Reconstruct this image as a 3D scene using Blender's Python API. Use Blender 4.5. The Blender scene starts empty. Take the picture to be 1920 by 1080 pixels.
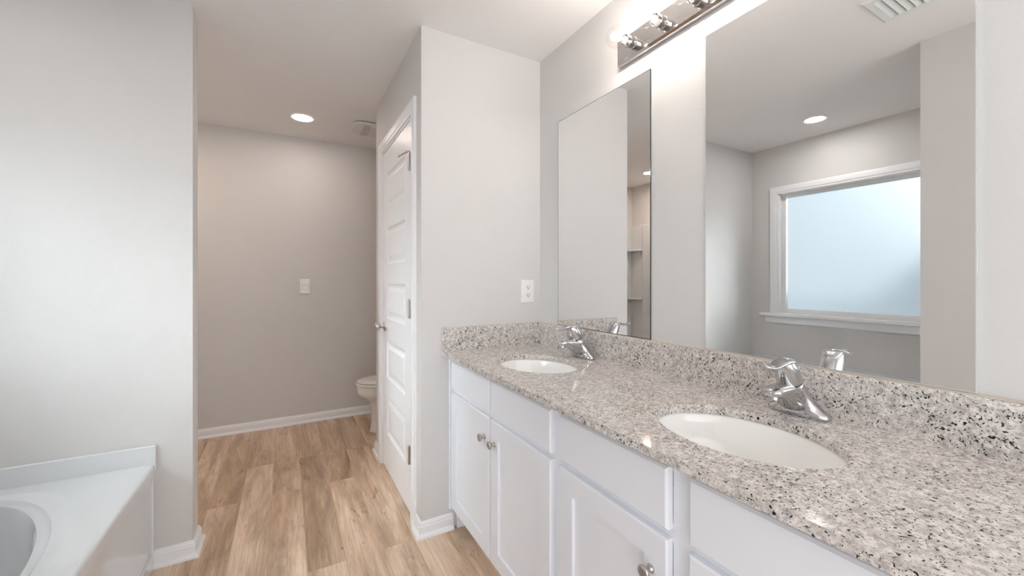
import bpy, bmesh, math, random
from mathutils import Vector
S = bpy.context.scene
C = S.collection
PI = math.pi
random.seed(7)

# ------------------------------------------------------------------ camera, world, exposure
cam = bpy.data.objects.new('camera', bpy.data.cameras.new('camera'))
C.objects.link(cam)
cam.location = (-1.2225, -1.8693, 1.2137)
cam.rotation_euler = (PI / 2, 0, math.radians(-29.22))
cam.data.sensor_width = 36.0
cam.data.lens = 755.736 / 1920 * 36.0
cam.data.shift_y = -15.74 / 1920
cam.data.clip_start = 0.02
S.camera = cam

world = bpy.data.worlds.new('world')
S.world = world
world.use_nodes = True
wn = world.node_tree.nodes
bg = wn.get('Background') or wn.new('ShaderNodeBackground')
bg.inputs['Color'].default_value = (0.93, 0.97, 1.0, 1)
bg.inputs['Strength'].default_value = 3.2

sun = bpy.data.objects.new('sun', bpy.data.lights.new('sun', 'SUN'))   # strikes the frosted window from outside
C.objects.link(sun)
sun.location = (-6.0, -1.6, 4.0)
sun.data.energy = 34.0
sun.data.angle = math.radians(4.0)
sun.data.color = (1.0, 0.97, 0.93)
sun.rotation_euler = Vector((0.85, 0.38, -0.40)).to_track_quat('-Z', 'Y').to_euler()

S.view_settings.view_transform = 'Standard'
S.view_settings.look = 'None'
S.view_settings.gamma = 1
S.view_settings.use_curve_mapping = False
S.view_settings.exposure = 0.0
S.cycles.max_bounces = 14
S.cycles.diffuse_bounces = 8
S.cycles.glossy_bounces = 8
S.cycles.transmission_bounces = 8
S.cycles.transparent_max_bounces = 16
S.cycles.use_denoising = True
S.cycles.sample_clamp_indirect = 60.0
BULB_POWER = 155.0        # radiance of each filament
HALL_LIGHT = 73.0         # radiance of the hall downlight lens
TUB_LIGHT = 140.0
SHOWER_LIGHT = 280.0

# ------------------------------------------------------------------ dimensions (metres)
H = 2.414                 # ceiling
XW = -0.668               # closet wall face (with the door)
YC = 1.090                # far end of the closet
YB = 1.976                # hall back wall
YT, XT = 0.359, -1.582    # partition by the tub: face and free end
XN, YN = -1.579, -1.100   # wall on the near side of the tub
XWIN = -2.648             # window wall
XSH = -2.740              # far wall of the shower
YBACK = -3.30             # open end behind the camera
ZT = 0.867                # worktop top
ZS = 0.979                # backsplash top

# ------------------------------------------------------------------ materials
def nodes(name):
    m = bpy.data.materials.new(name)
    m.use_nodes = True
    nt = m.node_tree
    return m, nt, nt.nodes['Principled BSDF']

def N(nt, kind, **kw):
    n = nt.nodes.new(kind)
    for k, v in kw.items():
        if k in n.inputs:
            n.inputs[k].default_value = v
        else:
            setattr(n, k, v)
    return n

def plain(name, col, rough=0.5, metal=0.0, coat=0.0, spec=None, bump=None):
    m, nt, b = nodes(name)
    b.inputs['Base Color'].default_value = (*col, 1)
    b.inputs['Roughness'].default_value = rough
    b.inputs['Metallic'].default_value = metal
    b.inputs['Coat Weight'].default_value = coat
    b.inputs['Coat Roughness'].default_value = 0.05
    if spec is not None:
        b.inputs['Specular IOR Level'].default_value = spec
    tc = N(nt, 'ShaderNodeTexCoord')
    if bump:
        sc, strength, dist = bump
        no = N(nt, 'ShaderNodeTexNoise', Scale=sc, Detail=4.0, Roughness=0.55)
        nt.links.new(tc.outputs['Object'], no.inputs['Vector'])
        bu = N(nt, 'ShaderNodeBump', Strength=strength, Distance=dist)
        nt.links.new(no.outputs['Fac'], bu.inputs['Height'])
        nt.links.new(bu.outputs['Normal'], b.inputs['Normal'])
    return m

def ramp(nt, stops):
    r = N(nt, 'ShaderNodeValToRGB')
    e = r.color_ramp.elements
    while len(e) < len(stops):
        e.new(0.5)
    for i, (p, c) in enumerate(stops):
        e[i].position = p
        e[i].color = (*c, 1) if len(c) == 3 else c
    return r

def mix(nt, a, b, fac, kind='MIX'):
    n = N(nt, 'ShaderNodeMix', data_type='RGBA', blend_type=kind)
    for s, v in ((n.inputs[6], a), (n.inputs[7], b), (n.inputs[0], fac)):
        if hasattr(v, 'node'):
            nt.links.new(v, s)
        elif isinstance(v, (int, float)):
            s.default_value = v
        else:
            s.default_value = (*v, 1)
    return n.outputs[2]

WALL = plain('wall_paint', (0.64, 0.625, 0.615), 0.75, bump=(190.0, 0.16, 0.004))
CEIL = plain('ceiling_paint', (0.82, 0.80, 0.79), 0.9, bump=(150.0, 0.10, 0.003))
TRIM = plain('trim_paint', (0.82, 0.825, 0.84), 0.38)
DOORP = plain('door_paint', (0.82, 0.825, 0.845), 0.36)
CAB = plain('cabinet_paint', (0.80, 0.82, 0.87), 0.36)
CABIN = plain('cabinet_inside', (0.30, 0.28, 0.26), 0.7)
CHROME = plain('chrome', (0.60, 0.60, 0.605), 0.06, 1.0)
BARCHROME = plain('bar_chrome', (0.56, 0.54, 0.53), 0.07, 1.0)
NICKEL = plain('satin_nickel', (0.52, 0.50, 0.48), 0.28, 1.0)
PORC = plain('sink_porcelain', (0.91, 0.90, 0.88), 0.08, coat=0.5)
TOILETM = plain('toilet_china', (0.80, 0.78, 0.76), 0.10, coat=0.4)
ACRYL = plain('tub_acrylic', (0.675, 0.69, 0.70), 0.16, coat=0.5)
PLASTIC = plain('white_plastic', (0.80, 0.79, 0.78), 0.35)
FANP = plain('fan_plastic', (0.70, 0.69, 0.67), 0.45)
DARK = plain('dark_slot', (0.015, 0.015, 0.015), 0.6)
RUBBER = plain('grey_rubber', (0.55, 0.54, 0.52), 0.7)
VENTM = plain('vent_metal', (0.76, 0.77, 0.76), 0.45)
MIRR = plain('mirror_silver', (0.87, 0.875, 0.87), 0.0, 1.0)
MEDGELIGHT = plain('polished_glass_edge', (0.62, 0.64, 0.62), 0.15, spec=0.8)
MEDGE = plain('mirror_edge', (0.06, 0.075, 0.07), 0.12, spec=0.8)
VINYL = plain('window_vinyl', (0.82, 0.82, 0.81), 0.35)
SHADEBLOCK = plain('shade_block_grey', (0.55, 0.58, 0.60), 0.8)
CAULK = plain('splash_caulk', (0.62, 0.54, 0.46), 0.6)

def emission(name, col, strength):
    m = bpy.data.materials.new(name)
    m.use_nodes = True
    nt = m.node_tree
    nt.nodes.clear()
    e = N(nt, 'ShaderNodeEmission', Color=(*col, 1), Strength=strength)
    o = N(nt, 'ShaderNodeOutputMaterial')
    nt.links.new(e.outputs[0], o.inputs['Surface'])
    return m

FILAMENT = emission('filament_glow', (1.0, 0.90, 0.81), BULB_POWER)
HALLLENS = emission('hall_lens', (1.0, 0.84, 0.74), HALL_LIGHT)
TUBLENS = emission('tub_lens', (1.0, 0.97, 0.94), TUB_LIGHT)
SHOWLENS = emission('shower_lens', (1.0, 0.82, 0.69), SHOWER_LIGHT)

def clear_glass(name):
    m = bpy.data.materials.new(name)
    m.use_nodes = True
    nt = m.node_tree
    nt.nodes.clear()
    t = N(nt, 'ShaderNodeBsdfTransparent')
    t.inputs['Color'].default_value = (0.97, 0.97, 0.97, 1)
    g = N(nt, 'ShaderNodeBsdfGlossy', Roughness=0.02)
    lw = N(nt, 'ShaderNodeLayerWeight', Blend=0.5)
    pw = N(nt, 'ShaderNodeMath', operation='POWER')
    nt.links.new(lw.outputs['Facing'], pw.inputs[0])
    pw.inputs[1].default_value = 3.5
    sc = N(nt, 'ShaderNodeMath', operation='MULTIPLY_ADD')
    nt.links.new(pw.outputs[0], sc.inputs[0])
    sc.inputs[1].default_value = 0.38
    sc.inputs[2].default_value = 0.03
    mx = N(nt, 'ShaderNodeMixShader')
    o = N(nt, 'ShaderNodeOutputMaterial')
    nt.links.new(sc.outputs[0], mx.inputs[0])
    nt.links.new(t.outputs[0], mx.inputs[1])
    nt.links.new(g.outputs[0], mx.inputs[2])
    nt.links.new(mx.outputs[0], o.inputs['Surface'])
    return m
BULBGLASS = clear_glass('bulb_glass')

def frosted(name):
    m = bpy.data.materials.new(name)
    m.use_nodes = True
    nt = m.node_tree
    nt.nodes.clear()
    tc = N(nt, 'ShaderNodeTexCoord')
    no = N(nt, 'ShaderNodeTexNoise', Scale=60.0, Detail=3.0)
    nt.links.new(tc.outputs['Object'], no.inputs['Vector'])
    bu = N(nt, 'ShaderNodeBump', Strength=0.25, Distance=0.004)
    nt.links.new(no.outputs['Fac'], bu.inputs['Height'])
    rf = N(nt, 'ShaderNodeBsdfRefraction', Roughness=0.80, IOR=1.42)
    rf.inputs['Color'].default_value = (0.545, 0.585, 0.61, 1)
    gl = N(nt, 'ShaderNodeBsdfGlossy', Roughness=0.18)
    for q in (rf, gl):
        nt.links.new(bu.outputs['Normal'], q.inputs['Normal'])
    m2 = N(nt, 'ShaderNodeMixShader', Fac=0.05)
    nt.links.new(rf.outputs[0], m2.inputs[1])
    nt.links.new(gl.outputs[0], m2.inputs[2])
    o = N(nt, 'ShaderNodeOutputMaterial')
    nt.links.new(m2.outputs[0], o.inputs['Surface'])
    return m
FROST = frosted('frosted_glass')

def granite():
    m, nt, b = nodes('speckled_granite')
    tc = N(nt, 'ShaderNodeTexCoord')
    def noise(scale, detail=3.0, rough=0.6, dist=0.0):
        n = N(nt, 'ShaderNodeTexNoise', Scale=scale, Detail=detail, Roughness=rough, Distortion=dist)
        nt.links.new(tc.outputs['Object'], n.inputs['Vector'])
        return n.outputs['Fac']
    base = ramp(nt, [(0.36, (0.47, 0.43, 0.41)), (0.50, (0.66, 0.61, 0.575)), (0.66, (0.81, 0.77, 0.735))])
    nt.links.new(noise(70.0, 4.0), base.inputs[0])
    grey = ramp(nt, [(0.50, (0, 0, 0)), (0.70, (1, 1, 1))])
    nt.links.new(noise(190.0, 3.0), grey.inputs[0])
    c = mix(nt, base.outputs[0], (0.34, 0.32, 0.31), grey.outputs[0])
    # clusters steer where the black crystals gather
    big = noise(9.0, 2.0)
    spk = noise(165.0, 2.5, 0.55, 0.6)
    add = N(nt, 'ShaderNodeMath', operation='MULTIPLY_ADD')
    nt.links.new(big, add.inputs[0])
    add.inputs[1].default_value = 0.20
    nt.links.new(spk, add.inputs[2])
    blk = ramp(nt, [(0.703, (0, 0, 0)), (0.743, (1, 1, 1))])
    nt.links.new(add.outputs[0], blk.inputs[0])
    c = mix(nt, c, (0.018, 0.017, 0.018), blk.outputs[0])
    fine = ramp(nt, [(0.66, (0, 0, 0)), (0.70, (1, 1, 1))])
    nt.links.new(noise(230.0, 1.5), fine.inputs[0])
    c = mix(nt, c, (0.05, 0.045, 0.045), fine.outputs[0])
    nt.links.new(c, b.inputs['Base Color'])
    b.inputs['Roughness'].default_value = 0.08
    b.inputs['Specular IOR Level'].default_value = 0.24
    return m
GRANITE = granite()

def planks():
    m, nt, b = nodes('vinyl_planks')
    tc = N(nt, 'ShaderNodeTexCoord')
    sep = N(nt, 'ShaderNodeSeparateXYZ')
    nt.links.new(tc.outputs['Object'], sep.inputs[0])
    sw = N(nt, 'ShaderNodeCombineXYZ')
    nt.links.new(sep.outputs['Y'], sw.inputs['X'])
    sh = N(nt, 'ShaderNodeMath', operation='ADD')
    nt.links.new(sep.outputs['X'], sh.inputs[0])
    sh.inputs[1].default_value = 0.113
    nt.links.new(sh.outputs[0], sw.inputs['Y'])
    br = N(nt, 'ShaderNodeTexBrick', Scale=1.0, offset=0.37, offset_frequency=2)
    br.inputs['Color1'].default_value = (0, 0, 0, 1)
    br.inputs['Color2'].default_value = (1, 1, 1, 1)
    br.inputs['Mortar'].default_value = (0.5, 0.5, 0.5, 1)
    br.inputs['Mortar Size'].default_value = 0.0008
    br.inputs['Mortar Smooth'].default_value = 0.4
    br.inputs['Brick Width'].default_value = 1.22
    br.inputs['Row Height'].default_value = 0.1475
    nt.links.new(sw.outputs[0], br.inputs['Vector'])
    tint = N(nt, 'ShaderNodeSeparateColor')
    nt.links.new(br.outputs['Color'], tint.inputs[0])
    t = tint.outputs[0]
    def vec(sy, sx, st):
        c = N(nt, 'ShaderNodeCombineXYZ')
        for src, k, f in ((sep.outputs['Y'], 0, sy), (sep.outputs['X'], 1, sx), (t, 2, st)):
            mu = N(nt, 'ShaderNodeMath', operation='MULTIPLY')
            nt.links.new(src, mu.inputs[0])
            mu.inputs[1].default_value = f
            nt.links.new(mu.outputs[0], c.inputs[k])
        return c.outputs[0]
    def noise(v, detail, rough=0.6, dist=0.0):
        n = N(nt, 'ShaderNodeTexNoise', Scale=1.0, Detail=detail, Roughness=rough, Distortion=dist)
        nt.links.new(v, n.inputs['Vector'])
        return n.outputs['Fac']
    g1 = ramp(nt, [(0.28, (0.34, 0.212, 0.125)), (0.42, (0.57, 0.405, 0.278)), (0.55, (0.745, 0.575, 0.43)), (0.74, (0.86, 0.71, 0.57))])
    nt.links.new(noise(vec(0.9, 7.5, 37.0), 6.0, 0.64, 0.8), g1.inputs[0])
    fine = ramp(nt, [(0.34, (0.82, 0.80, 0.78)), (0.58, (1, 1, 1))])
    nt.links.new(noise(vec(4.0, 120.0, 19.0), 4.0), fine.inputs[0])
    c = mix(nt, g1.outputs[0], fine.outputs[0], 1.0, 'MULTIPLY')
    patch = ramp(nt, [(0.48, (0, 0, 0)), (0.68, (0.80, 0.80, 0.80))])
    nt.links.new(noise(vec(1.5, 9.0, 71.0), 6.0, 0.70, 0.7), patch.inputs[0])
    c = mix(nt, c, (0.31, 0.222, 0.152), patch.outputs[0])
    knot = ramp(nt, [(0.63, (0, 0, 0)), (0.72, (0.75, 0.75, 0.75))])
    nt.links.new(noise(vec(7.0, 24.0, 53.0), 4.0, 0.62, 0.8), knot.inputs[0])
    c = mix(nt, c, (0.17, 0.105, 0.065), knot.outputs[0])
    tr = ramp(nt, [(0.0, (0.80, 0.77, 0.74)), (1.0, (1.08, 1.08, 1.08))])
    nt.links.new(t, tr.inputs[0])
    c = mix(nt, c, tr.outputs[0], 1.0, 'MULTIPLY')
    seam = N(nt, 'ShaderNodeMath', operation='MULTIPLY')
    nt.links.new(br.outputs['Fac'], seam.inputs[0])
    seam.inputs[1].default_value = 0.45
    c = mix(nt, c, (0.20, 0.13, 0.085), seam.outputs[0])
    nt.links.new(c, b.inputs['Base Color'])
    b.inputs['Roughness'].default_value = 0.42
    return m
PLANKS = planks()

# ------------------------------------------------------------------ mesh helpers
def box(bm, x0, x1, y0, y1, z0, z1):
    x0, x1 = sorted((x0, x1)); y0, y1 = sorted((y0, y1)); z0, z1 = sorted((z0, z1))
    v = [bm.verts.new(p) for p in ((x0, y0, z0), (x1, y0, z0), (x1, y1, z0), (x0, y1, z0),
                                   (x0, y0, z1), (x1, y0, z1), (x1, y1, z1), (x0, y1, z1))]
    for f in ((3, 2, 1, 0), (4, 5, 6, 7), (0, 1, 5, 4), (1, 2, 6, 5), (2, 3, 7, 6), (3, 0, 4, 7)):
        bm.faces.new([v[i] for i in f])

def boxes(*bs):
    bm = bmesh.new()
    for b in bs:
        box(bm, *b)
    return bm

def loft(bm, rings, cap0=True, cap1=True, closed=True):
    R = [[bm.verts.new(p) for p in r] for r in rings]
    n = len(R[0])
    for a, b in zip(R, R[1:]):
        for i in range(n if closed else n - 1):
            j = (i + 1) % n
            bm.faces.new((a[i], a[j], b[j], b[i]))
    if cap0:
        bm.faces.new(list(reversed(R[0])))
    if cap1:
        bm.faces.new(R[-1])
    return R

def lathe(bm, prof, origin, axis, n=32):
    """prof: (radius, distance along axis)."""
    o = Vector(origin); a = Vector(axis).normalized()
    u = a.orthogonal().normalized(); w = a.cross(u)
    rings = []
    for r, d in prof:
        r = max(r, 1e-5)
        rings.append([o + a * d + (u * math.cos(t) + w * math.sin(t)) * r for t in (2 * PI * k / n for k in range(n))])
    loft(bm, rings)

def tube(bm, pts, radius, n=12):
    pts = [Vector(p) for p in pts]
    rings = []
    for i, p in enumerate(pts):
        d = (pts[min(i + 1, len(pts) - 1)] - pts[max(i - 1, 0)]).normalized()
        u = d.orthogonal().normalized() if i == 0 else (u - d * u.dot(d)).normalized()
        w = d.cross(u)
        r = radius[i] if isinstance(radius, (list, tuple)) else radius
        rings.append([p + (u * math.cos(t) + w * math.sin(t)) * r for t in (2 * PI * k / n for k in range(n))])
    loft(bm, rings)

def sweep_xz(bm, o, pts, n=20, e=2.4):
    """pts: (x, z, half width in y, half height across the path)."""
    rings = []
    for i, (x, z, hw, hh) in enumerate(pts):
        a, b = pts[max(i - 1, 0)], pts[min(i + 1, len(pts) - 1)]
        d = Vector((b[0] - a[0], 0, b[1] - a[1])).normalized()
        up = Vector((-d.z, 0, d.x))
        ring = []
        for k in range(n):
            t = 2 * PI * k / n
            c, s = math.cos(t), math.sin(t)
            c = math.copysign(abs(c) ** (2 / e), c); s = math.copysign(abs(s) ** (2 / e), s)
            ring.append(Vector(o) + Vector((x, 0, z)) + Vector((0, 1, 0)) * hw * c + up * hh * s)
        rings.append(ring)
    loft(bm, rings)

def sell(cx, cy, a, b, z, n=48, e=2.0):
    out = []
    for k in range(n):
        t = 2 * PI * k / n
        c, s = math.cos(t), math.sin(t)
        out.append(Vector((cx + a * math.copysign(abs(c) ** (2 / e), c), cy + b * math.copysign(abs(s) ** (2 / e), s), z)))
    return out

def obj(name, bm, mat, parent=None, bev=0.0, smooth=False, seg=2, angle=40, sub=0):
    bmesh.ops.recalc_face_normals(bm, faces=bm.faces[:])
    me = bpy.data.meshes.new(name)
    bm.to_mesh(me); bm.free()
    me.materials.append(mat)
    o = bpy.data.objects.new(name, me)
    C.objects.link(o)
    if parent is not None:
        o.parent = parent
        p = parent
        off = Vector((0, 0, 0))
        while p is not None:
            off += p.location
            p = p.parent
        me.transform(__import__('mathutils').Matrix.Translation(-off))
    if bev:
        b = o.modifiers.new('bevel', 'BEVEL')
        b.width = bev; b.segments = seg; b.limit_method = 'ANGLE'; b.angle_limit = math.radians(angle)
    if sub:
        s = o.modifiers.new('subdivision', 'SUBSURF'); s.levels = sub; s.render_levels = sub
    if smooth or bev:
        me.polygons.foreach_set('use_smooth', [True] * len(me.polygons))
        me.set_sharp_from_angle(angle=math.radians(angle))
        if bev and not smooth:
            w = o.modifiers.new('weighted_normal', 'WEIGHTED_NORMAL'); w.keep_sharp = True
    return o

def thing(name, label, cat, loc=(0, 0, 0), group=None):
    o = bpy.data.objects.new(name, None)
    C.objects.link(o)
    o.location = loc
    o.empty_display_size = 0.05
    o['label'] = label; o['category'] = cat
    if group:
        o['group'] = group
    return o

def tag(o, label, cat, group=None):
    o['label'] = label; o['category'] = cat
    if group:
        o['group'] = group
    return o

def struct(name, bm, mat, label=None, cat=None, **kw):
    o = obj(name, bm, mat, **kw)
    o['kind'] = 'structure'
    if label:
        o['label'] = label
        o['category'] = cat
    return o

def dup(root, loc, label, parent=None):
    r = root.copy(); C.objects.link(r)
    r.location = loc
    if label:
        r['label'] = label
    if parent is not None:
        r.parent = parent
    for ch in list(root.children):
        c = ch.copy(); C.objects.link(c); c.parent = r
        for g in list(ch.children):
            d = g.copy(); C.objects.link(d); d.parent = c
    return r

# ------------------------------------------------------------------ the room shell
struct('floor', boxes((-2.86, 0.12, YBACK, 2.10, -0.10, 0.0)), PLANKS, 'wood-look vinyl plank floor running towards the hall', 'floor')
struct('ceiling', boxes((-2.86, 0.12, -1.90, 2.10, H, H + 0.10), (-9.0, 0.12, YBACK - 3.0, -1.90, H, H + 0.10)), CEIL, 'flat off-white painted ceiling with an unseen sun-blocking extension', 'ceiling')  # second slab: unseen extension, added to keep sun out of the open end
struct('wall_right', boxes((0, 0.12, YBACK, 2.10, 0, H)), WALL, 'long wall carrying the mirrors over the vanity', 'wall')
struct('wall_back', boxes((-2.86, 0, YB, 2.10, 0, H)), WALL, 'back wall of the dim hall beyond the door', 'wall')
struct('wall_front', boxes((XW + 0.115, 0, 0, 0.115, 0, H), (XW, XW + 0.115, 0, 0.115, 0, H)), WALL, 'short wall with the outlet at the end of the vanity', 'wall')
DY0, DY1, DZ = 0.190, 0.855, 2.030      # the door slab
struct('wall_closet', boxes((XW, XW + 0.115, 0.115, DY0 - 0.022, 0, H), (XW, XW + 0.115, DY1 + 0.022, YC, 0, H),
                            (XW, XW + 0.115, DY0 - 0.022, DY1 + 0.022, DZ + 0.022, H),
                            (XW + 0.115, 0, YC - 0.115, YC, 0, H)), WALL, 'closet wall holding the white panelled door', 'wall')
struct('wall_left', boxes((-2.86, XT, YT, YT + 0.115, 0, H)), WALL, 'partition wall rising behind the bathtub end', 'wall')
struct('wall_near', boxes((XN - 0.115, XN, -1.95, YN - 0.115, 0, H), (XWIN, XN, YN - 0.115, YN, 0, H)), WALL, 'plain wall seen at the right of the large mirror', 'wall')
XWO = XWIN - 0.080         # outer face of the window wall
WY0, WY1, WZ0, WZ1 = -0.870, 0.130, 0.905, 1.985     # window opening
struct('wall_window', boxes((XWO, XWIN, YN - 0.115, WY0, 0, H), (XWO, XWIN, WY1, YT, 0, H),
                            (XWO, XWIN, WY0, WY1, 0, WZ0), (XWO, XWIN, WY0, WY1, WZ1, H)), WALL, 'wall with the frosted window over the tub', 'wall')
struct('wall_shower', boxes((-2.86, XSH, YT + 0.115, YB, 0, H)), WALL, 'far wall above the shower surround', 'wall')

BASE = [(0.0, 0.0), (0.026, 0.0), (0.026, 0.008), (0.021, 0.016), (0.013, 0.019), (0.013, 0.052),
        (0.0105, 0.0555), (0.0105, 0.0605), (0.007, 0.066), (0.006, 0.071), (0.0, 0.072)]
def mitred(name, path, side, prof=BASE, mat=TRIM, label=None):
    """a profile swept along a plan polyline, offset to its left (side=1) or right (side=-1)."""
    P = [Vector(p) for p in path]
    nrm = []
    for a, b in zip(P, P[1:]):
        d = (b - a).normalized()
        nrm.append(Vector((-d.y, d.x)) * side)
    bm = bmesh.new()
    rings = []
    for i, p in enumerate(P):
        if i == 0: m = nrm[0]
        elif i == len(P) - 1: m = nrm[-1]
        else:
            m = nrm[i - 1] + nrm[i]
            m = m / max(m.dot(nrm[i]), 1e-4)
        rings.append([(p.x + m.x * t, p.y + m.y * t, z) for t, z in prof])
    loft(bm, rings)
    return struct(name, bm, mat, label or 'white baseboard with shoe moulding', 'baseboard')
mitred('baseboard_front', [(-0.512, 0), (XW, 0), (XW, 0.076)], 1, label='white baseboard wrapping the corner beside the vanity')
mitred('baseboard_closet', [(XW, 0.940), (XW, YC), (0, YC)], 1, label='white baseboard wrapping the closet corner past the door')
mitred('baseboard_back', [(-1.90, YB), (0, YB)], -1, label='white baseboard along the hall back wall')
mitred('baseboard_left', [(-1.716, YT), (XT, YT), (XT, YT + 0.115), (-1.90, YT + 0.115)], -1, label='white baseboard wrapping the partition end by the tub')
mitred('baseboard_near', [(-1.716, YN), (XN, YN), (XN, -1.95)], 1, label='white baseboard along the near wall')

# ------------------------------------------------------------------ closet door
CP = [(0.0, 0.0), (0.0, 0.010), (0.004, 0.012), (0.016, 0.0125), (0.020, 0.016), (0.046, 0.0185), (0.054, 0.018), (0.060, 0.015), (0.066, 0.014), (0.066, 0.0)]
def casing_bm(y0, y1, ztop, x, sx, prof=CP, z0=0.0):
    bm = bmesh.new()
    rings = []
    for (cy, cz, dy, dz) in ((y0, z0, -1, 0), (y0, ztop, -1, 1), (y1, ztop, 1, 1), (y1, z0, 1, 0)):
        rings.append([(x + sx * t, cy + dy * d, cz + dz * d) for d, t in prof])
    loft(bm, rings)
    return bm
cas = casing_bm(DY0 - 0.044, DY1 + 0.022, DZ + 0.016, XW, -1)
# jamb lining the opening, with its stop
for b in ((XW - 0.003, XW + 0.115, DY0 - 0.044, DY0 - 0.003, 0, DZ + 0.024), (XW - 0.003, XW + 0.115, DY1 + 0.003, DY1 + 0.024, 0, DZ + 0.024),
          (XW - 0.003, XW + 0.115, DY0 - 0.003, DY1 + 0.003, DZ + 0.004, DZ + 0.024), (XW + 0.038, XW + 0.05, DY0 - 0.003, DY0 + 0.01, 0, DZ + 0.004),
          (XW + 0.038, XW + 0.05, DY1 - 0.01, DY1 + 0.003, 0, DZ + 0.004)):
    box(cas, *b)
struct('trim_1', cas, TRIM, 'white moulded casing around the closet door', 'door casing', smooth=True, angle=25)

def panelled(bm, plane, y0, y1, z0, z1, panels, th, facing=-1):
    """door slab in the y-z plane whose face at x=plane carries raised panels; panels: (ya, yb, za, zb)."""
    f = facing
    ya, yb = panels[0][0], panels[0][1]
    xb = plane - f * th
    back = plane - f * 0.014
    box(bm, back, xb, y0, y1, z0, z1)
    box(bm, plane, back, y0, ya, z0, z1)
    box(bm, plane, back, yb, y1, z0, z1)
    zc = z0
    for (_, _, za, zb) in panels:
        box(bm, plane, back, ya, yb, zc, za)
        zc = zb
    box(bm, plane, back, ya, yb, zc, z1)
    for (pa, pb, za, zb) in panels:
        rings = []
        for ins, dep in ((0.0, 0.0), (0.006, 0.004), (0.014, 0.0095), (0.026, 0.0105), (0.050, 0.003), (0.054, 0.003)):
            x = plane - f * dep
            rings.append([(x, pa + ins, za + ins), (x, pb - ins, za + ins), (x, pb - ins, zb - ins), (x, pa + ins, zb - ins)])
        loft(bm, rings, cap0=False)
bm = bmesh.new()
panelled(bm, XW, DY0, DY1, 0.012, DZ, [(DY0 + 0.105, DY1 - 0.105, a, b) for a, b in
         ((0.235, 0.480), (0.592, 0.832), (0.968, 1.190), (1.312, 1.540), (1.665, 1.885))], 0.035)
door = struct('door_1', bm, DOORP, 'white five-panel closet door beside the vanity', 'door', smooth=True, angle=12)
for k, z in enumerate((0.268, 1.014, 1.772)):
    bm = bmesh.new()
    h = 0.092
    lathe(bm, [(0.0045, 0), (0.0065, 0.001), (0.0065, h - 0.001), (0.0045, h)], (XW - 0.0075, DY0 - 0.002, z), (0, 0, 1), 14)
    lathe(bm, [(0.004, 0), (0.005, 0.003), (0.003, 0.007)], (XW - 0.0075, DY0 - 0.002, z + h), (0, 0, 1), 12)
    box(bm, XW - 0.0025, XW + 0.02, DY0 - 0.003, DY0 - 0.0005, z + 0.001, z + h - 0.001)
    box(bm, XW - 0.0035, XW - 0.0005, DY0 - 0.022, DY0 - 0.003, z + 0.001, z + h - 0.001)
    hg = obj('hinge', bm, NICKEL, door, smooth=True)
    if k == 2:
        bm = bmesh.new()
        tube(bm, [(XW - 0.0075, DY0 - 0.002, z + h + 0.004), (XW - 0.020, DY0 + 0.016, z + h + 0.004), (XW - 0.036, DY0 + 0.045, z + h - 0.004)], [0.007, 0.005, 0.004], 10)
        lathe(bm, [(0.008, 0), (0.0095, 0.003), (0.0095, 0.010), (0.008, 0.012)], (XW - 0.022, DY0 + 0.018, z + h), (0, 0, 1), 14)
        lathe(bm, [(0.003, 0), (0.004, 0.02), (0.007, 0.024), (0.007, 0.030)], (XW - 0.030, DY0 + 0.035, z + h - 0.002), (-0.6, 1.0, -0.25), 12)
        obj('door_stop', bm, NICKEL, hg, smooth=True)
bm = bmesh.new()
lathe(bm, [(0.031, 0), (0.032, 0.003), (0.029, 0.008), (0.016, 0.010), (0.0125, 0.014), (0.0115, 0.030), (0.014, 0.034),
           (0.022, 0.038), (0.0265, 0.045), (0.0275, 0.053), (0.0245, 0.061), (0.015, 0.066), (0.0, 0.067)], (XW, DY1 - 0.058, 0.915), (-1, 0, 0), 32)
obj('door_knob', bm, NICKEL, door, smooth=True, angle=50)['label'] = 'satin nickel round door knob'

# ------------------------------------------------------------------ window over the tub
win = struct('window_1', boxes((XWIN - 0.075, XWIN - 0.045, WY0, WY0 + 0.045, WZ0 + 0.008, WZ1), (XWIN - 0.075, XWIN - 0.045, WY1 - 0.045, WY1, WZ0 + 0.008, WZ1),
                               (XWIN - 0.075, XWIN - 0.045, WY0 + 0.045, WY1 - 0.045, WZ0 + 0.008, WZ0 + 0.048), (XWIN - 0.075, XWIN - 0.045, WY0 + 0.045, WY1 - 0.045, WZ1 - 0.040, WZ1)),
             VINYL, 'wide frosted window in white frame over the tub', 'window', bev=0.004)
obj('jamb', boxes((XWIN - 0.074, XWIN + 0.002, WY0 - 0.001, WY0 + 0.014, WZ0, WZ1), (XWIN - 0.074, XWIN + 0.002, WY1 - 0.014, WY1 + 0.001, WZ0, WZ1),
                  (XWIN - 0.074, XWIN + 0.002, WY0, WY1, WZ1 - 0.014, WZ1 + 0.001)), TRIM, win)
obj('casing', casing_bm(WY0 + 0.006, WY1 - 0.006, WZ1 - 0.006, XWIN, 1, z0=WZ0 - 0.001), TRIM, win, smooth=True, angle=25)
obj('window_sill', boxes((XWIN - 0.074, XWIN, WY0, WY1, WZ0 - 0.010, WZ0 + 0.010), (XWIN, XWIN + 0.050, WY0 - 0.135, WY1 + 0.135, WZ0 - 0.018, WZ0 + 0.010)), TRIM, win, bev=0.005)
obj('apron', boxes((XWIN, XWIN + 0.016, WY0 - 0.105, WY1 + 0.105, WZ0 - 0.078, WZ0 - 0.018)), TRIM, win, bev=0.004)
obj('pane', boxes((XWIN - 0.063, XWIN - 0.058, WY0 + 0.040, WY1 - 0.040, WZ0 + 0.045, WZ1 - 0.036)), FROST, win)['label'] = 'bluish frosted glass pane'
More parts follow.
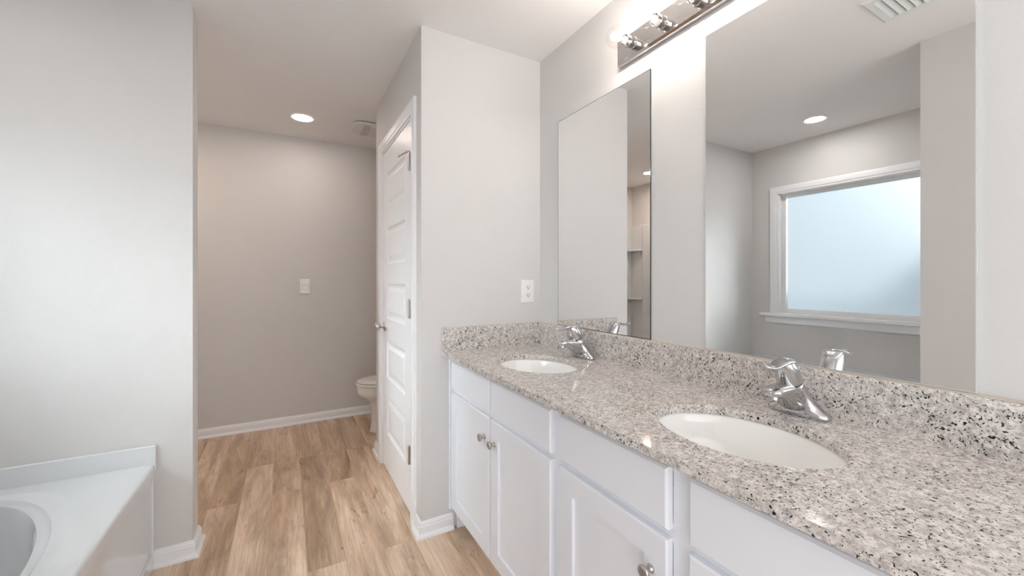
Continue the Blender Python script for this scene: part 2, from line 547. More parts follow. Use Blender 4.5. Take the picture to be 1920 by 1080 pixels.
shade_block = struct('outside_shade_block', boxes((-5.2, -4.6, -6.0, 0.15, -0.5, 1.95)), SHADEBLOCK, 'grey block added outside to darken part of the frosted window', 'added light blocker')  # block added outside so the pane darkens towards its lower near corner

# ------------------------------------------------------------------ vanity cabinets
XF = -0.531               # front faces of the doors
XFF = -0.512              # face frame
ZTOE = 0.100
def slab_bm(y0, y1, z0, z1):
    bm = bmesh.new()
    rings = []
    for x, ins in ((XFF, 0.0), (XF + 0.005, 0.0), (XF, 0.005)):
        rings.append([(x, y0 + ins, z0 + ins), (x, y1 - ins, z0 + ins), (x, y1 - ins, z1 - ins), (x, y0 + ins, z1 - ins)])
    loft(bm, rings)
    return bm
def shaker_bm(y0, y1, z0, z1, st=0.062):
    bm = bmesh.new()
    rings = []
    for x, ins in ((XFF, 0.0), (XF + 0.004, 0.0), (XF, 0.004), (XF, st), (XF + 0.0085, st + 0.0015)):
        rings.append([(x, y0 + ins, z0 + ins), (x, y1 - ins, z0 + ins), (x, y1 - ins, z1 - ins), (x, y0 + ins, z1 - ins)])
    loft(bm, rings)
    return bm
def knob_bm(y, z):
    bm = bmesh.new()
    lathe(bm, [(0.0095, 0), (0.0098, 0.002), (0.007, 0.004), (0.0052, 0.008), (0.0055, 0.013), (0.0095, 0.017), (0.0142, 0.020),
               (0.0152, 0.0235), (0.0138, 0.0265), (0.009, 0.0285), (0.0, 0.0292)], (XF, y, z), (-1, 0, 0), 28)
    return bm
def cabinet(label, y0, y1, fronts, doors, scribe=False):
    t = thing('vanity_cabinet', label, 'cabinet', (-0.26, (y0 + y1) / 2, 0), 'vanity cabinets')
    ya, yb = min(y0, y1), max(y0, y1)
    obj('carcass', boxes((-0.004, XFF + 0.019, ya, ya + 0.016, 0.0, 0.8465), (-0.004, XFF + 0.019, yb - 0.016, yb, 0.0, 0.8465),
                         (-0.004, XFF + 0.019, ya + 0.016, yb - 0.016, ZTOE, ZTOE + 0.016), (-0.004, -0.012, ya + 0.016, yb - 0.016, ZTOE, 0.8465)), CAB, t)
    if scribe:
        obj('scribe_strip', boxes((XF, XFF, yb - 0.014, yb + 0.002, ZTOE, 0.8465)), CAB, t)
    obj('toe_kick', boxes((XFF + 0.058, XFF + 0.070, ya, yb, 0.0, ZTOE)), CAB, t)
    zs = [ZTOE, 0.125, 0.660, 0.700, 0.812, 0.8465]
    fb = [(XFF, XFF + 0.019, ya, yb, 0.812, 0.8465), (XFF, XFF + 0.019, ya, yb, ZTOE, 0.125), (XFF, XFF + 0.019, ya, yb, 0.660, 0.700)]
    sts = [(ya, ya + 0.045), (yb - 0.045, yb)]
    mid = (ya + yb) / 2
    sts.append((mid - 0.035, mid + 0.035))
    for a, b in sts:
        for za, zb in ((0.125, 0.660), (0.700, 0.812)):
            fb.append((XFF, XFF + 0.019, a, b, za, zb))
    obj('face_frame', boxes(*fb), CAB, t)
    for a, b in fronts:
        obj('drawer_front', slab_bm(a, b, 0.689, 0.822), CAB, t, smooth=True, angle=20)
    for a, b, ky in doors:
        d = obj('door', shaker_bm(a, b, 0.116, 0.671), CAB, t, smooth=True, angle=20)
        obj('knob', knob_bm(ky, 0.586), NICKEL, d, smooth=True, angle=60)['label'] = 'satin nickel mushroom knob'
    return t
cabinet('white two-door vanity cabinet against the short wall, under the far sink', -0.004, -0.890,
        [(-0.446, -0.030), (-0.868, -0.461)], [(-0.446, -0.030, -0.408), (-0.868, -0.461, -0.497)], True)
cabinet('white two-door vanity cabinet nearest the viewer, under the near sink', -0.890, -1.770,
        [(-1.294, -0.912), (-1.727, -1.345)], [(-1.294, -0.912, -1.252), (-1.727, -1.345, -1.387)])

# ------------------------------------------------------------------ worktop with two oval cut-outs
SX, SA, SB = -0.312, 0.150, 0.198
SY = (-0.455, -1.316)
def top_bm():
    bm = bmesh.new()
    cells = [(-0.004, -0.885, SY[0]), (-0.885, -1.800, SY[1])]
    X0, X1 = -0.566, -0.004
    for (ya, yb, sy) in cells:
        ya, yb = max(ya, yb), min(ya, yb)
        angs = [2 * PI * k / 72 for k in range(72)]
        cor = [math.atan2(y - sy, x - SX) % (2 * PI) for x in (X0, X1) for y in (ya, yb)]
        angs = sorted(set(angs + cor))
        outer, inner = [], []
        for t in angs:
            c, s = math.cos(t), math.sin(t)
            k = min((((X1 - SX) / c) if c > 1e-9 else ((X0 - SX) / c) if c < -1e-9 else 1e9),
                    (((ya - sy) / s) if s > 1e-9 else ((yb - sy) / s) if s < -1e-9 else 1e9))
            outer.append((SX + c * k, sy + s * k))
            q = 1 / math.sqrt((c / SA) ** 2 + (s / SB) ** 2)
            inner.append((SX + c * q, sy + s * q))
        zt, zb = ZT, 0.8465
        n = len(angs)
        def ring(pts, z, ins=0.0, cx=SX, cy=sy):
            return [bm.verts.new((x, y, z)) for x, y in pts]
        shrink = [(SX + (x - SX) * 1.012, sy + (y - sy) * 1.012) for x, y in inner]
        ot, sh, it, ib, ob = ring(outer, zt), ring(shrink, zt), ring(inner, zt - 0.002), ring(inner, zb), ring(outer, zb)
        for i in range(n):
            j = (i + 1) % n
            for a, b in ((ot, sh), (sh, it), (it, ib), (ib, ob)):
                bm.faces.new((a[i], a[j], b[j], b[i]))
            mx = (outer[i][0] + outer[j][0]) / 2; my = (outer[i][1] + outer[j][1]) / 2
            seam = abs(my + 0.885) < 1e-4
            if not seam:
                bm.faces.new((ob[i], ob[j], ot[j], ot[i]))
    bmesh.ops.remove_doubles(bm, verts=bm.verts[:], dist=1e-5)
    return bm
top = obj('countertop', top_bm(), GRANITE, smooth=True, angle=30)
tag(top, 'long speckled granite worktop with two oval sink cut-outs', 'countertop')
obj('backsplash', boxes((-0.001, -0.020, -1.800, -0.001, ZT - 0.001, ZS)), GRANITE, top, bev=0.0015)
obj('side_splash', boxes((-0.566, -0.0205, -0.020, -0.001, ZT - 0.001, ZS)), GRANITE, top, bev=0.0015)
obj('caulk_line', boxes((-0.001, -0.009, -1.800, -0.001, ZS, ZS + 0.003), (-0.566, -0.004, -0.009, -0.001, ZS, ZS + 0.003)), CAULK, top)

# ------------------------------------------------------------------ undermount sinks
def make_sink(y, label):
    t = thing('undermount_sink', label, 'sink', (SX, y, 0.70), 'undermount sinks')
    bm = bmesh.new()
    prof = [(1.16, 0.8450), (1.035, 0.8460), (1.01, 0.8440), (0.995, 0.838), (0.975, 0.82), (0.94, 0.79), (0.88, 0.755), (0.78, 0.727),
            (0.62, 0.710), (0.42, 0.702), (0.22, 0.698), (0.13, 0.697)]
    inner = [sell(SX, y, SA * k, SB * k, z, 64, 2.1) for k, z in prof]
    out = [sell(SX, y, SA * k, SB * k, z, 64, 2.1) for k, z in ((0.13, 0.685), (0.45, 0.688), (0.82, 0.712), (0.96, 0.755), (1.03, 0.832), (1.16, 0.836))]
    loft(bm, inner + out, cap0=False, cap1=False)
    obj('basin', bm, PORC, t, smooth=True, angle=60)
    bm = bmesh.new()
    lathe(bm, [(0.0, 0.0), (0.031, 0.0), (0.032, 0.003), (0.027, 0.005), (0.022, 0.003), (0.0205, -0.006), (0.0, -0.006)], (SX, y, 0.6975), (0, 0, 1), 32)
    d = obj('drain_flange', bm, CHROME, t, smooth=True)
    bm = bmesh.new()
    lathe(bm, [(0.0, 0.0), (0.017, 0.0), (0.018, 0.003), (0.012, 0.006), (0.0, 0.007)], (SX, y, 0.6985), (0, 0, 1), 24)
    obj('stopper', bm, CHROME, d, smooth=True)
    return t
make_sink(SY[0], 'white oval undermount sink farther away, close to the short wall')
make_sink(SY[1], 'white oval undermount sink in the foreground, below the large mirror')

# ------------------------------------------------------------------ faucets
def make_faucet(y, label):
    ox = -0.066
    t = thing('faucet', label, 'faucet', (ox, y, ZT), 'chrome faucets')
    z = ZT
    def el(dx, a, b, zz, e=2.0, tilt=0.0, n=56):
        dx *= 1.45
        return [p + Vector((0, 0, tilt * (p.x - ox - dx))) for p in sell(ox + dx, y, a, b, z + zz, n, e)]
    bm = bmesh.new()
    loft(bm, [el(0, 0.0265, 0.070, 0.0005, 3.0), el(0, 0.0280, 0.072, 0.003, 3.0), el(0, 0.0280, 0.0715, 0.010, 3.0), el(0, 0.0272, 0.068, 0.0145, 2.8),
              el(-0.001, 0.0270, 0.058, 0.020, 2.4), el(-0.003, 0.0275, 0.048, 0.029, 2.2), el(-0.007, 0.0280, 0.040, 0.041, 2.1), el(-0.013, 0.0285, 0.034, 0.055),
              el(-0.020, 0.0285, 0.030, 0.069, 2.0, 0.15), el(-0.028, 0.0285, 0.0275, 0.084, 2.0, 0.32), el(-0.0285, 0.0265, 0.0255, 0.0855, 2.0, 0.32)])
    obj('body', bm, CHROME, t, smooth=True, angle=50)
    bm = bmesh.new()
    sweep_xz(bm, (ox, y, z), [(-0.008, 0.040, 0.029, 0.030), (-0.032, 0.049, 0.030, 0.033), (-0.054, 0.058, 0.0295, 0.029), (-0.072, 0.064, 0.0285, 0.0235),
                              (-0.088, 0.0690, 0.0272, 0.0185), (-0.104, 0.0720, 0.0258, 0.0145), (-0.118, 0.0725, 0.0240, 0.0122), (-0.128, 0.0710, 0.0205, 0.0100), (-0.134, 0.0690, 0.0145, 0.0068), (-0.137, 0.0675, 0.006, 0.003)], e=3.0, n=28)
    sp = obj('spout', bm, CHROME, t, smooth=True, angle=50)
    bm = bmesh.new()
    lathe(bm, [(0.0105, 0.0), (0.0115, 0.002), (0.0115, 0.011), (0.0095, 0.0125), (0.0095, 0.009), (0.0, 0.009)], (ox - 0.116, y, z + 0.0635), (0.05, 0, -1), 24)
    obj('aerator', bm, CHROME, sp, smooth=True)
    bm = bmesh.new()
    loft(bm, [el(-0.0285, 0.0250, 0.0245, 0.0850, 2.0, 0.32), el(-0.0290, 0.0252, 0.0246, 0.0880, 2.0, 0.32), el(-0.0292, 0.0292, 0.0284, 0.0890, 2.0, 0.32), el(-0.0330, 0.0290, 0.0282, 0.100, 2.0, 0.26),
              el(-0.0375, 0.0280, 0.0274, 0.114, 2.0, 0.16), el(-0.0415, 0.0264, 0.0262, 0.126, 2.0, 0.06), el(-0.0450, 0.0236, 0.0240, 0.136), el(-0.0480, 0.0190, 0.0200, 0.1435),
              el(-0.0500, 0.0120, 0.0135, 0.1480), el(-0.0510, 0.003, 0.004, 0.1495)])
    bs = bmesh.new()
    loft(bs, [el(-0.0285, 0.0268, 0.0262, 0.0840, 2.0, 0.32), el(-0.0288, 0.0270, 0.0264, 0.0895, 2.0, 0.32)])
    obj('collar_gap', bs, DARK, t, smooth=True, angle=50)['label'] = 'dark gap under the handle'
    h = obj('handle_cap', bm, CHROME, t, smooth=True, angle=50)
    bm = bmesh.new()
    sweep_xz(bm, (ox, y, z), [(-0.042, 0.128, 0.016, 0.006), (-0.050, 0.1375, 0.0220, 0.0090), (-0.062, 0.1420, 0.0230, 0.0092), (-0.076, 0.1425, 0.0215, 0.0080), (-0.090, 0.1400, 0.0195, 0.0068), (-0.103, 0.1365, 0.0180, 0.0060),
                              (-0.117, 0.1335, 0.0170, 0.0056), (-0.131, 0.1325, 0.0165, 0.0054), (-0.143, 0.1340, 0.0155, 0.0052), (-0.152, 0.1370, 0.0125, 0.0047), (-0.157, 0.1395, 0.006, 0.003)], n=24)
    obj('lever', bm, CHROME, h, smooth=True, angle=60)
    return t
make_faucet(SY[0], 'chrome single-lever faucet behind the far sink, under the small mirror')
make_faucet(SY[1] - 0.005, 'chrome single-lever faucet behind the near sink, before the large mirror')

# ------------------------------------------------------------------ wall mirrors
def make_mirror(y0, y1, z1, label, edge=MEDGE, edge_label='dark polished glass edge'):
    z0 = ZS + 0.004
    t = thing('wall_mirror', label, 'mirror', (0, (y0 + y1) / 2, z0), 'frameless wall mirrors')
    e = 0.0022
    obj('mirror_face', boxes((-0.0030, -0.0052, y1 + e, y0 - e, z0 + e, z1 - e)), MIRR, t)
    obj('edge', boxes((-0.0005, -0.0050, y1, y1 + e, z0, z1), (-0.0005, -0.0050, y0 - e, y0, z0, z1),
                      (-0.0005, -0.0050, y1 + e, y0 - e, z0, z0 + e), (-0.0005, -0.0050, y1 + e, y0 - e, z1 - e, z1)), edge, t)['label'] = edge_label
    return t
make_mirror(-0.1775, -0.7800, 2.023, 'frameless mirror farther along, behind the far faucet')
make_mirror(-1.0110, -1.6175, 2.026, 'large frameless mirror in front reflecting the frosted window', MEDGELIGHT, 'pale polished glass edge')

# ------------------------------------------------------------------ vanity light bar
LBY0, LBY1, LBZ0, LBZ1 = -0.622, -1.240, 2.094, 2.199
lb = thing('vanity_light', 'chrome vanity light strip with clear globe bulbs above the mirrors', 'light fixture', (0, (LBY0 + LBY1) / 2, (LBZ0 + LBZ1) / 2))
bm = bmesh.new()
rings = []
for x, ins in ((0.0, 0.0), (-0.022, 0.0), (-0.030, 0.008)):
    rings.append([(x, LBY1 + ins, LBZ0 + ins), (x, LBY0 - ins, LBZ0 + ins), (x, LBY0 - ins, LBZ1 - ins), (x, LBY1 + ins, LBZ1 - ins)])
loft(bm, rings)
obj('back_plate', bm, BARCHROME, lb, bev=0.001)
ZBULB = 2.146
protos = None
for y in (-0.715, -0.859, -1.003, -1.147):
    if protos is None:
        bm = bmesh.new()
        lathe(bm, [(0.0, -0.001), (0.024, -0.001), (0.024, 0.003), (0.0205, 0.005), (0.0205, 0.024), (0.0215, 0.026), (0.0205, 0.028), (0.0205, 0.046), (0.0195, 0.047), (0.0175, 0.046), (0.0170, 0.030), (0.0, 0.030)],
              (-0.030, y, ZBULB), (-1, 0, 0), 32)
        so = obj('socket', bm, BARCHROME, lb, smooth=True, angle=35)
        bm = bmesh.new()
        prof = [(0.0130, 0.0), (0.0132, 0.006), (0.0150, 0.011)]
        R, c0 = 0.040, 0.051
        for k in range(1, 25):
            a = math.radians(158 - 158 * k / 24.0)
            prof.append((max(R * math.sin(a), 0.0), c0 + R * -math.cos(a) * -1 * -1))
        prof = [(0.0130, 0.0), (0.0132, 0.006), (0.0150, 0.0125)] + [(R * math.sin(math.radians(a)), c0 - R * math.cos(math.radians(a))) for a in range(24, 181, 6)]
        lathe(bm, prof, (-0.066, y, ZBULB), (-1, 0, 0), 36)
        gb = obj('bulb', bm, BULBGLASS, lb, smooth=True, angle=60)
        gb['label'] = 'clear glass globe bulb'
        bm = bmesh.new()
        lathe(bm, [(0.0, 0.0), (0.0125, 0.0), (0.0125, 0.010), (0.008, 0.013), (0.004, 0.022), (0.0035, 0.034), (0.0, 0.035)], (-0.062, y, ZBULB), (-1, 0, 0), 20)
        bb = obj('bulb_stem', bm, PLASTIC, gb, smooth=True)
        bm = bmesh.new()
        for k in range(4):
            a = PI / 4 + k * PI / 2
            cy, cz = math.cos(a), math.sin(a)
            tube(bm, [(-0.098, y + 0.006 * cy, ZBULB + 0.006 * cz), (-0.132, y + 0.011 * cy, ZBULB + 0.011 * cz)], 0.0052, 8)
        fl = obj('filament', bm, FILAMENT, gb, smooth=True)
        protos = (y, so, gb, (bb, fl))
    else:
        dy = y - protos[0]
        for src in (protos[1], protos[2]):
            c = src.copy(); C.objects.link(c); c.parent = lb
            c.location = (src.location.x, src.location.y + dy, src.location.z)
            if src is protos[2]:
                for g in protos[3]:
                    q = g.copy(); C.objects.link(q); q.parent = c

# ------------------------------------------------------------------ outlet and switch
def plate_bm(face, cx, cz, w, h, sx):
    bm = bmesh.new()
    rings = []
    for d, ins in ((0.0, 0.0), (0.003, 0.0), (0.0065, 0.004), (0.0068, 0.006)):
        y = face - d
        rings.append([(cx - w / 2 + ins, y, cz - h / 2 + ins), (cx + w / 2 - ins, y, cz - h / 2 + ins), (cx + w / 2 - ins, y, cz + h / 2 - ins), (cx - w / 2 + ins, y, cz + h / 2 - ins)])
    loft(bm, rings)
    return bm
cx, cz = -0.081, 1.150
ou = thing('wall_outlet', 'white duplex power outlet on the short wall over the splash', 'outlet', (cx, 0, cz))
obj('cover_plate', plate_bm(0, cx, cz, 0.082, 0.124, 1), PLASTIC, ou, smooth=True, angle=20)
for s in (0.0205, -0.0205):
    bm = bmesh.new()
    rings = []
    for d, k in ((0.0060, 1.0), (0.0085, 1.0), (0.0092, 0.95)):
        rings.append([(p.x, -d, cz + s + (p.y)) for p in sell(cx, 0, 0.0172 * k, 0.0145 * k, 0, 28, 3.0)])
    loft(bm, rings)
    r = obj('receptacle', bm, PLASTIC, ou, smooth=True, angle=30)
    obj('slots', boxes((cx - 0.0080, cx - 0.0052, -0.0094, -0.0088, cz + s - 0.001, cz + s + 0.008), (cx + 0.0052, cx + 0.0080, -0.0094, -0.0088, cz + s, cz + s + 0.008),
                       (cx - 0.0028, cx + 0.0028, -0.0094, -0.0088, cz + s - 0.0090, cz + s - 0.0035)), DARK, r)['label'] = 'dark plug slots'
bm = bmesh.new()
lathe(bm, [(0.0, 0.0), (0.003, 0.0), (0.0025, 0.0014), (0.0, 0.0016)], (cx, -0.0066, cz), (0, -1, 0), 14)
obj('screw', bm, PLASTIC, ou, smooth=True)
cx, cz = -1.084, 1.156
sw = thing('light_switch', 'white rocker switch plate on the hall back wall', 'switch', (cx, YB, cz))
obj('cover_plate', plate_bm(YB, cx, cz, 0.076, 0.126, 1), PLASTIC, sw, smooth=True, angle=20)
obj('rocker', boxes((cx - 0.0225, cx + 0.0225, YB - 0.0105, YB - 0.006, cz - 0.026, cz + 0.026)), PLASTIC, sw, bev=0.002)
obj('groove', boxes((cx - 0.0225, cx + 0.0225, YB - 0.0112, YB - 0.0100, cz + 0.010, cz + 0.0125), (cx - 0.026, cx - 0.0235, YB - 0.0074, YB - 0.006, cz - 0.030, cz + 0.030), (cx + 0.0235, cx + 0.026, YB - 0.0074, YB - 0.006, cz - 0.030, cz + 0.030)), RUBBER, sw)

# ------------------------------------------------------------------ recessed ceiling lights
def downlight(x, y, lensmat, label, r=0.070):
    t = thing('recessed_light', label, 'ceiling light', (x, y, H), 'recessed ceiling lights')
    bm = bmesh.new()
    lathe(bm, [(r - 0.002, 0.004), (r, 0.006), (r + 0.014, 0.0075), (r + 0.021, 0.005), (r + 0.022, 0.0), (r - 0.002, 0.0)], (x, y, H), (0, 0, -1), 48)
    obj('trim_ring', bm, PLASTIC, t, smooth=True)
    bm = bmesh.new()
    lathe(bm, [(0.0, 0.0005), (r - 0.003, 0.0005), (r - 0.003, 0.004), (0.0, 0.0045)], (x, y, H), (0, 0, -1), 48)
    obj('lens', bm, lensmat, t, smooth=True)['label'] = 'glowing white lens'
    return t
downlight(-1.120, 1.490, HALLLENS, 'round recessed light glowing in the dim hall ceiling')
downlight(-2.235, -0.345, TUBLENS, 'round recessed light above the tub, seen in the large mirror', 0.062)
downlight(-2.340, 1.327, SHOWLENS, 'round recessed light over the shower, a bright dot in the small mirror', 0.060)

# ------------------------------------------------------------------ bathroom fan
fx, fy = -0.628, 1.480
fan = thing('exhaust_fan', 'white rounded exhaust fan cover on the hall ceiling', 'exhaust fan', (fx, fy, H))
bm = bmesh.new()
loft(bm, [sell(fx, fy, a, b, H - d, 56, 4.5) for a, b, d in ((0.150, 0.135, 0.000), (0.150, 0.135, 0.004))])
obj('housing_rim', bm, DARK, fan)
bm = bmesh.new()
loft(bm, [sell(fx, fy, a, b, H - d, 64, 4.5) for a, b, d in ((0.158, 0.142, 0.005), (0.160, 0.144, 0.010), (0.156, 0.140, 0.018), (0.140, 0.124, 0.0215), (0.110, 0.095, 0.0225))])
cv = obj('fan_cover', bm, FANP, fan, smooth=True, angle=60)
obj('grille_strip', boxes((fx - 0.075, fx - 0.025, fy - 0.118, fy + 0.118, H - 0.0245, H - 0.019)), RUBBER, cv, bev=0.002)
obj('lens_panel', boxes((fx - 0.022, fx + 0.130, fy - 0.110, fy + 0.110, H - 0.0250, H - 0.019)), FANP, cv, bev=0.003)

# ------------------------------------------------------------------ ceiling vent (seen in the large mirror)
vx0, vx1, vy0, vy1 = -1.222, -0.962, -1.375, -1.075
vent = thing('ceiling_vent', 'white louvred ceiling air vent reflected at the top of the large mirror', 'vent', ((vx0 + vx1) / 2, (vy0 + vy1) / 2, H))
bm = bmesh.new()
def frame_ring(ins, z):
    return [(vx0 + ins, vy0 + ins, z), (vx1 - ins, vy0 + ins, z), (vx1 - ins, vy1 - ins, z), (vx0 + ins, vy1 - ins, z)]
loft(bm, [frame_ring(0, H), frame_ring(0.002, H - 0.004), frame_ring(0.012, H - 0.010), frame_ring(0.036, H - 0.010), frame_ring(0.037, H - 0.001)], cap0=False, cap1=False)
obj('frame', bm, VENTM, vent)
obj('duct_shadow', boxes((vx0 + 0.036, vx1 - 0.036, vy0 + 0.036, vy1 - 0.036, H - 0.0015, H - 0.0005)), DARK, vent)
ny = 8
for k in range(ny):
    yc = vy1 - 0.036 - 0.0285 * (k + 0.5)
    bm = bmesh.new()
    pr = [(yc - 0.0085, H - 0.003), (yc - 0.0065, H - 0.003), (yc + 0.0135, H - 0.0105), (yc + 0.0135, H - 0.0118), (yc + 0.0115, H - 0.0118)]
    loft(bm, [[(x, y, z) for y, z in pr] for x in (vx0 + 0.036, vx1 - 0.036)])
    obj('louver', bm, VENTM, vent)

# ------------------------------------------------------------------ bathtub
TX0, TX1, TY0, TY1, ZD = XWIN + 0.001, -1.706, YN + 0.001, YT - 0.001, 0.437
tcx, tcy = -2.170, -0.370
tub = thing('bathtub', 'glossy white garden bathtub in the alcove by the partition', 'bathtub', (tcx, tcy, 0))
bm = bmesh.new()
angs = sorted(set([2 * PI * k / 128 for k in range(128)] + [math.atan2(y - tcy, x - tcx) % (2 * PI) for x in (TX0, TX1) for y in (TY0, TY1)]))
def trect(ins, z):
    out = []
    for t in angs:
        c, s = math.cos(t), math.sin(t)
        k = min((((TX1 - ins - tcx) / c) if c > 1e-9 else ((TX0 + 0 - tcx) / c) if c < -1e-9 else 1e9),
                (((TY1 - tcy) / s) if s > 1e-9 else ((TY0 - tcy) / s) if s < -1e-9 else 1e9))
        out.append((tcx + c * k, tcy + s * k, z))
    return out
def toval(a, b, z, e=2.15, dy=0.0):
    out = []
    for t in angs:
        c, s = math.cos(t), math.sin(t)
        q = (abs(c / a) ** e + abs(s / b) ** e) ** (-1 / e)
        # shoulders: the rim bulges into arm rests at the sides near the ends
        out.append((tcx + c * q, tcy + s * q + dy, z))
    return out
rings = [trect(0.006, ZD - 0.050), trect(0.0, ZD - 0.044), trect(0.0, ZD - 0.012), trect(0.003, ZD - 0.004), trect(0.010, ZD), trect(0.020, ZD),
         toval(0.400, 0.668, ZD, 2.3), toval(0.386, 0.660, ZD - 0.0012, 2.3), toval(0.376, 0.655, ZD - 0.0030, 2.2), toval(0.3640, 0.6520, ZD - 0.0055, 1.95), toval(0.3570, 0.6500, ZD - 0.0068, 1.85), toval(0.3555, 0.6492, ZD - 0.0075, 1.85),
         toval(0.3540, 0.6484, ZD - 0.0095, 1.85), toval(0.348, 0.6470, ZD - 0.0150, 1.83), toval(0.339, 0.6450, ZD - 0.0195, 1.80), toval(0.331, 0.6430, ZD - 0.0210, 1.78), toval(0.3270, 0.6415, ZD - 0.0212, 1.77), toval(0.3255, 0.6405, ZD - 0.0220, 1.77),
         toval(0.3240, 0.6390, ZD - 0.0245, 1.77), toval(0.319, 0.633, ZD - 0.050, 1.80), toval(0.308, 0.612, ZD - 0.140, 1.9), toval(0.292, 0.575, ZD - 0.240, 2.0), toval(0.268, 0.520, ZD - 0.310), toval(0.225, 0.420, ZD - 0.345),
         toval(0.12, 0.25, ZD - 0.352), toval(0.03, 0.05, ZD - 0.354)]
loft(bm, rings, cap0=False)
obj('tub_shell', bm, ACRYL, tub, smooth=True, angle=40).modifiers.new('weighted_normal', 'WEIGHTED_NORMAL').keep_sharp = True
obj('apron', boxes((TX1 - 0.030, TX1 - 0.014, TY0, TY1 - 0.016, 0.0, ZD - 0.040), (TX1 - 0.030, TX1 - 0.004, TY1 - 0.018, TY1, 0.0, ZD - 0.020), (TX1 - 0.030, TX1 - 0.006, TY0, TY1 - 0.018, 0.0, 0.060)), ACRYL, tub, bev=0.004)
obj('end_flange', boxes((TX0, TX1 + 0.003, TY1 - 0.012, TY1, ZD - 0.030, 0.516)), ACRYL, tub, bev=0.004)
obj('end_flange', boxes((TX0, TX1 + 0.003, TY0, TY0 + 0.012, ZD - 0.030, 0.516)), ACRYL, tub, bev=0.004)
obj('back_flange', boxes((TX0, TX0 + 0.012, TY0 + 0.012, TY1 - 0.012, ZD - 0.030, 0.516)), ACRYL, tub, bev=0.004)
bm = bmesh.new()
lathe(bm, [(0.0, 0.0), (0.030, 0.0), (0.031, 0.004), (0.020, 0.006), (0.0, 0.004)], (tcx, tcy - 0.2, ZD - 0.3525), (0, 0, 1), 28)
obj('drain', bm, CHROME, tub, smooth=True)

# ------------------------------------------------------------------ shower (seen in the small mirror)
sy0, sy1, sx0 = YT + 0.116, YB - 0.001, XSH + 0.001
sh = thing('shower_enclosure', 'white shower surround with moulded corner shelves, seen in the small mirror', 'shower', ((sx0 - 1.95) / 2, (sy0 + sy1) / 2, 0))
obj('wall_panel', boxes((sx0, sx0 + 0.012, sy0, 1.762, 0.09, 1.905), (sx0 + 0.012, sx0 + 0.040, sy0 + 0.30, 1.762, 0.09, 1.905),
                        (sx0, sx0 + 0.012, 1.762, sy1, 0.09, 1.905), (sx0 + 0.012, -1.95, sy1 - 0.012, sy1, 0.09, 1.905), (sx0 + 0.012, -1.95, sy0, sy0 + 0.012, 0.09, 1.905)), ACRYL, sh, bev=0.006)
for z in (0.985, 1.600):
    bm = bmesh.new()
    a = [(sx0 + 0.011, 1.760), (sx0 + 0.060, 1.760), (sx0 + 0.085, 1.80), (sx0 + 0.105, 1.86), (sx0 + 0.125, 1.92), (sx0 + 0.135, sy1 - 0.011), (sx0 + 0.011, sy1 - 0.011)]
    loft(bm, [[(x, y, z - 0.028) for x, y in a], [(x, y, z) for x, y in a]])
    obj('shelf', bm, ACRYL, sh, bev=0.006)
bm = bmesh.new()
px0, px1 = sx0, -1.93
def prr(ins, z):
    return [(px0 + ins, sy0 + ins, z), (px1 - ins, sy0 + ins, z), (px1 - ins, sy1 - ins, z), (px0 + ins, sy1 - ins, z)]
loft(bm, [prr(0, 0.0), prr(0, 0.095), prr(0.06, 0.095), prr(0.09, 0.04), prr(0.3, 0.03)])
obj('shower_pan', bm, ACRYL, sh, bev=0.008)

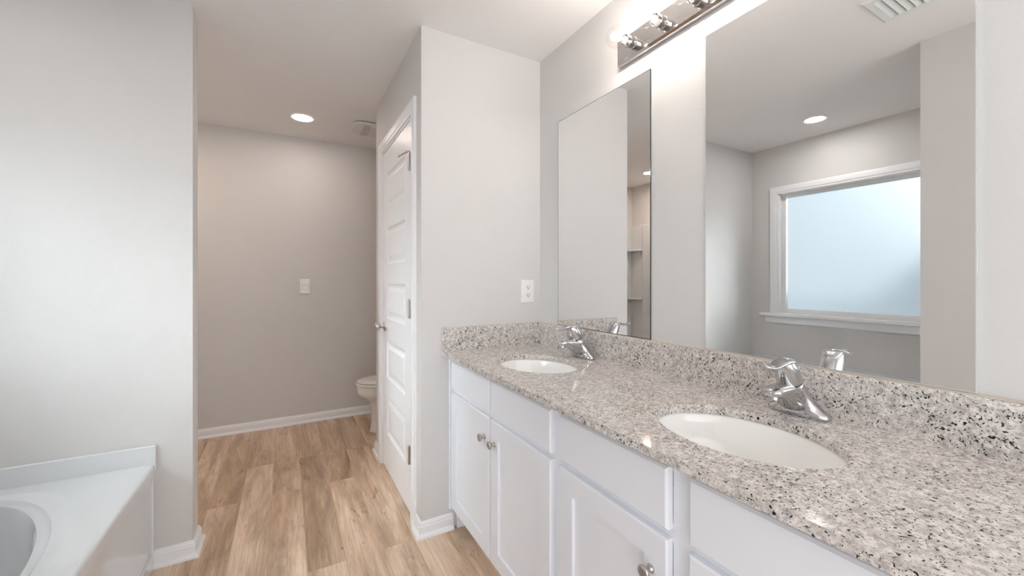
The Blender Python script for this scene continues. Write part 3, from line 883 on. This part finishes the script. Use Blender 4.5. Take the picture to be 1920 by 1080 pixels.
# ------------------------------------------------------------------ toilet
ty = 1.500
toi = thing('toilet', 'white toilet peeking out past the closet door', 'toilet', (-0.45, ty, 0))
def egg(xf, xb, hw, z, n=48, e=2.0):
    out = []
    cx = xb - (xb - xf) * 0.42
    for k in range(n):
        t = 2 * PI * k / n
        c, s = math.cos(t), math.sin(t)
        a = (cx - xf) if c < 0 else (xb - cx)
        x = cx + a * math.copysign(abs(c) ** (2 / e), c)
        out.append((x, ty + hw * math.copysign(abs(s) ** (2 / (e if c < 0 else 2.8)), s), z))
    return out
bm = bmesh.new()
loft(bm, [egg(-0.642, -0.120, 0.118, 0.0), egg(-0.644, -0.118, 0.120, 0.010), egg(-0.636, -0.125, 0.108, 0.030), egg(-0.630, -0.13, 0.100, 0.10), egg(-0.632, -0.13, 0.102, 0.19),
          egg(-0.642, -0.125, 0.112, 0.228), egg(-0.655, -0.12, 0.124, 0.248), egg(-0.690, -0.12, 0.150, 0.272), egg(-0.722, -0.11, 0.172, 0.296), egg(-0.734, -0.10, 0.180, 0.312), egg(-0.737, -0.10, 0.182, 0.325), egg(-0.739, -0.10, 0.184, 0.366), egg(-0.735, -0.10, 0.181, 0.375), egg(-0.728, -0.10, 0.177, 0.378),
          egg(-0.690, -0.22, 0.135, 0.378), egg(-0.665, -0.26, 0.115, 0.33), egg(-0.60, -0.33, 0.06, 0.24)])
obj('bowl', bm, TOILETM, toi, smooth=True, angle=50)
bm = bmesh.new()
loft(bm, [egg(-0.740, -0.245, 0.184, 0.3795), egg(-0.747, -0.240, 0.188, 0.384), egg(-0.747, -0.240, 0.188, 0.394), egg(-0.742, -0.242, 0.185, 0.3985)])
seat = obj('seat', bm, TOILETM, toi, smooth=True, angle=40)
bm = bmesh.new()
loft(bm, [egg(-0.735, -0.240, 0.182, 0.4015), egg(-0.742, -0.236, 0.187, 0.405), egg(-0.741, -0.236, 0.186, 0.411), egg(-0.728, -0.24, 0.178, 0.4165), egg(-0.64, -0.30, 0.11, 0.421)])
obj('lid', bm, TOILETM, toi, smooth=True, angle=50)
obj('tank', boxes((-0.018, -0.205, ty - 0.215, ty + 0.215, 0.372, 0.700)), TOILETM, toi, bev=0.025, seg=4)
obj('tank_lid', boxes((-0.012, -0.215, ty - 0.225, ty + 0.225, 0.701, 0.735)), TOILETM, toi, bev=0.010, seg=3)
bm = bmesh.new()
tube(bm, [(-0.204, ty - 0.15, 0.655), (-0.222, ty - 0.15, 0.655), (-0.226, ty - 0.13, 0.653), (-0.226, ty - 0.075, 0.648)], [0.009, 0.008, 0.007, 0.005], 12)
obj('flush_lever', bm, CHROME, toi, smooth=True)
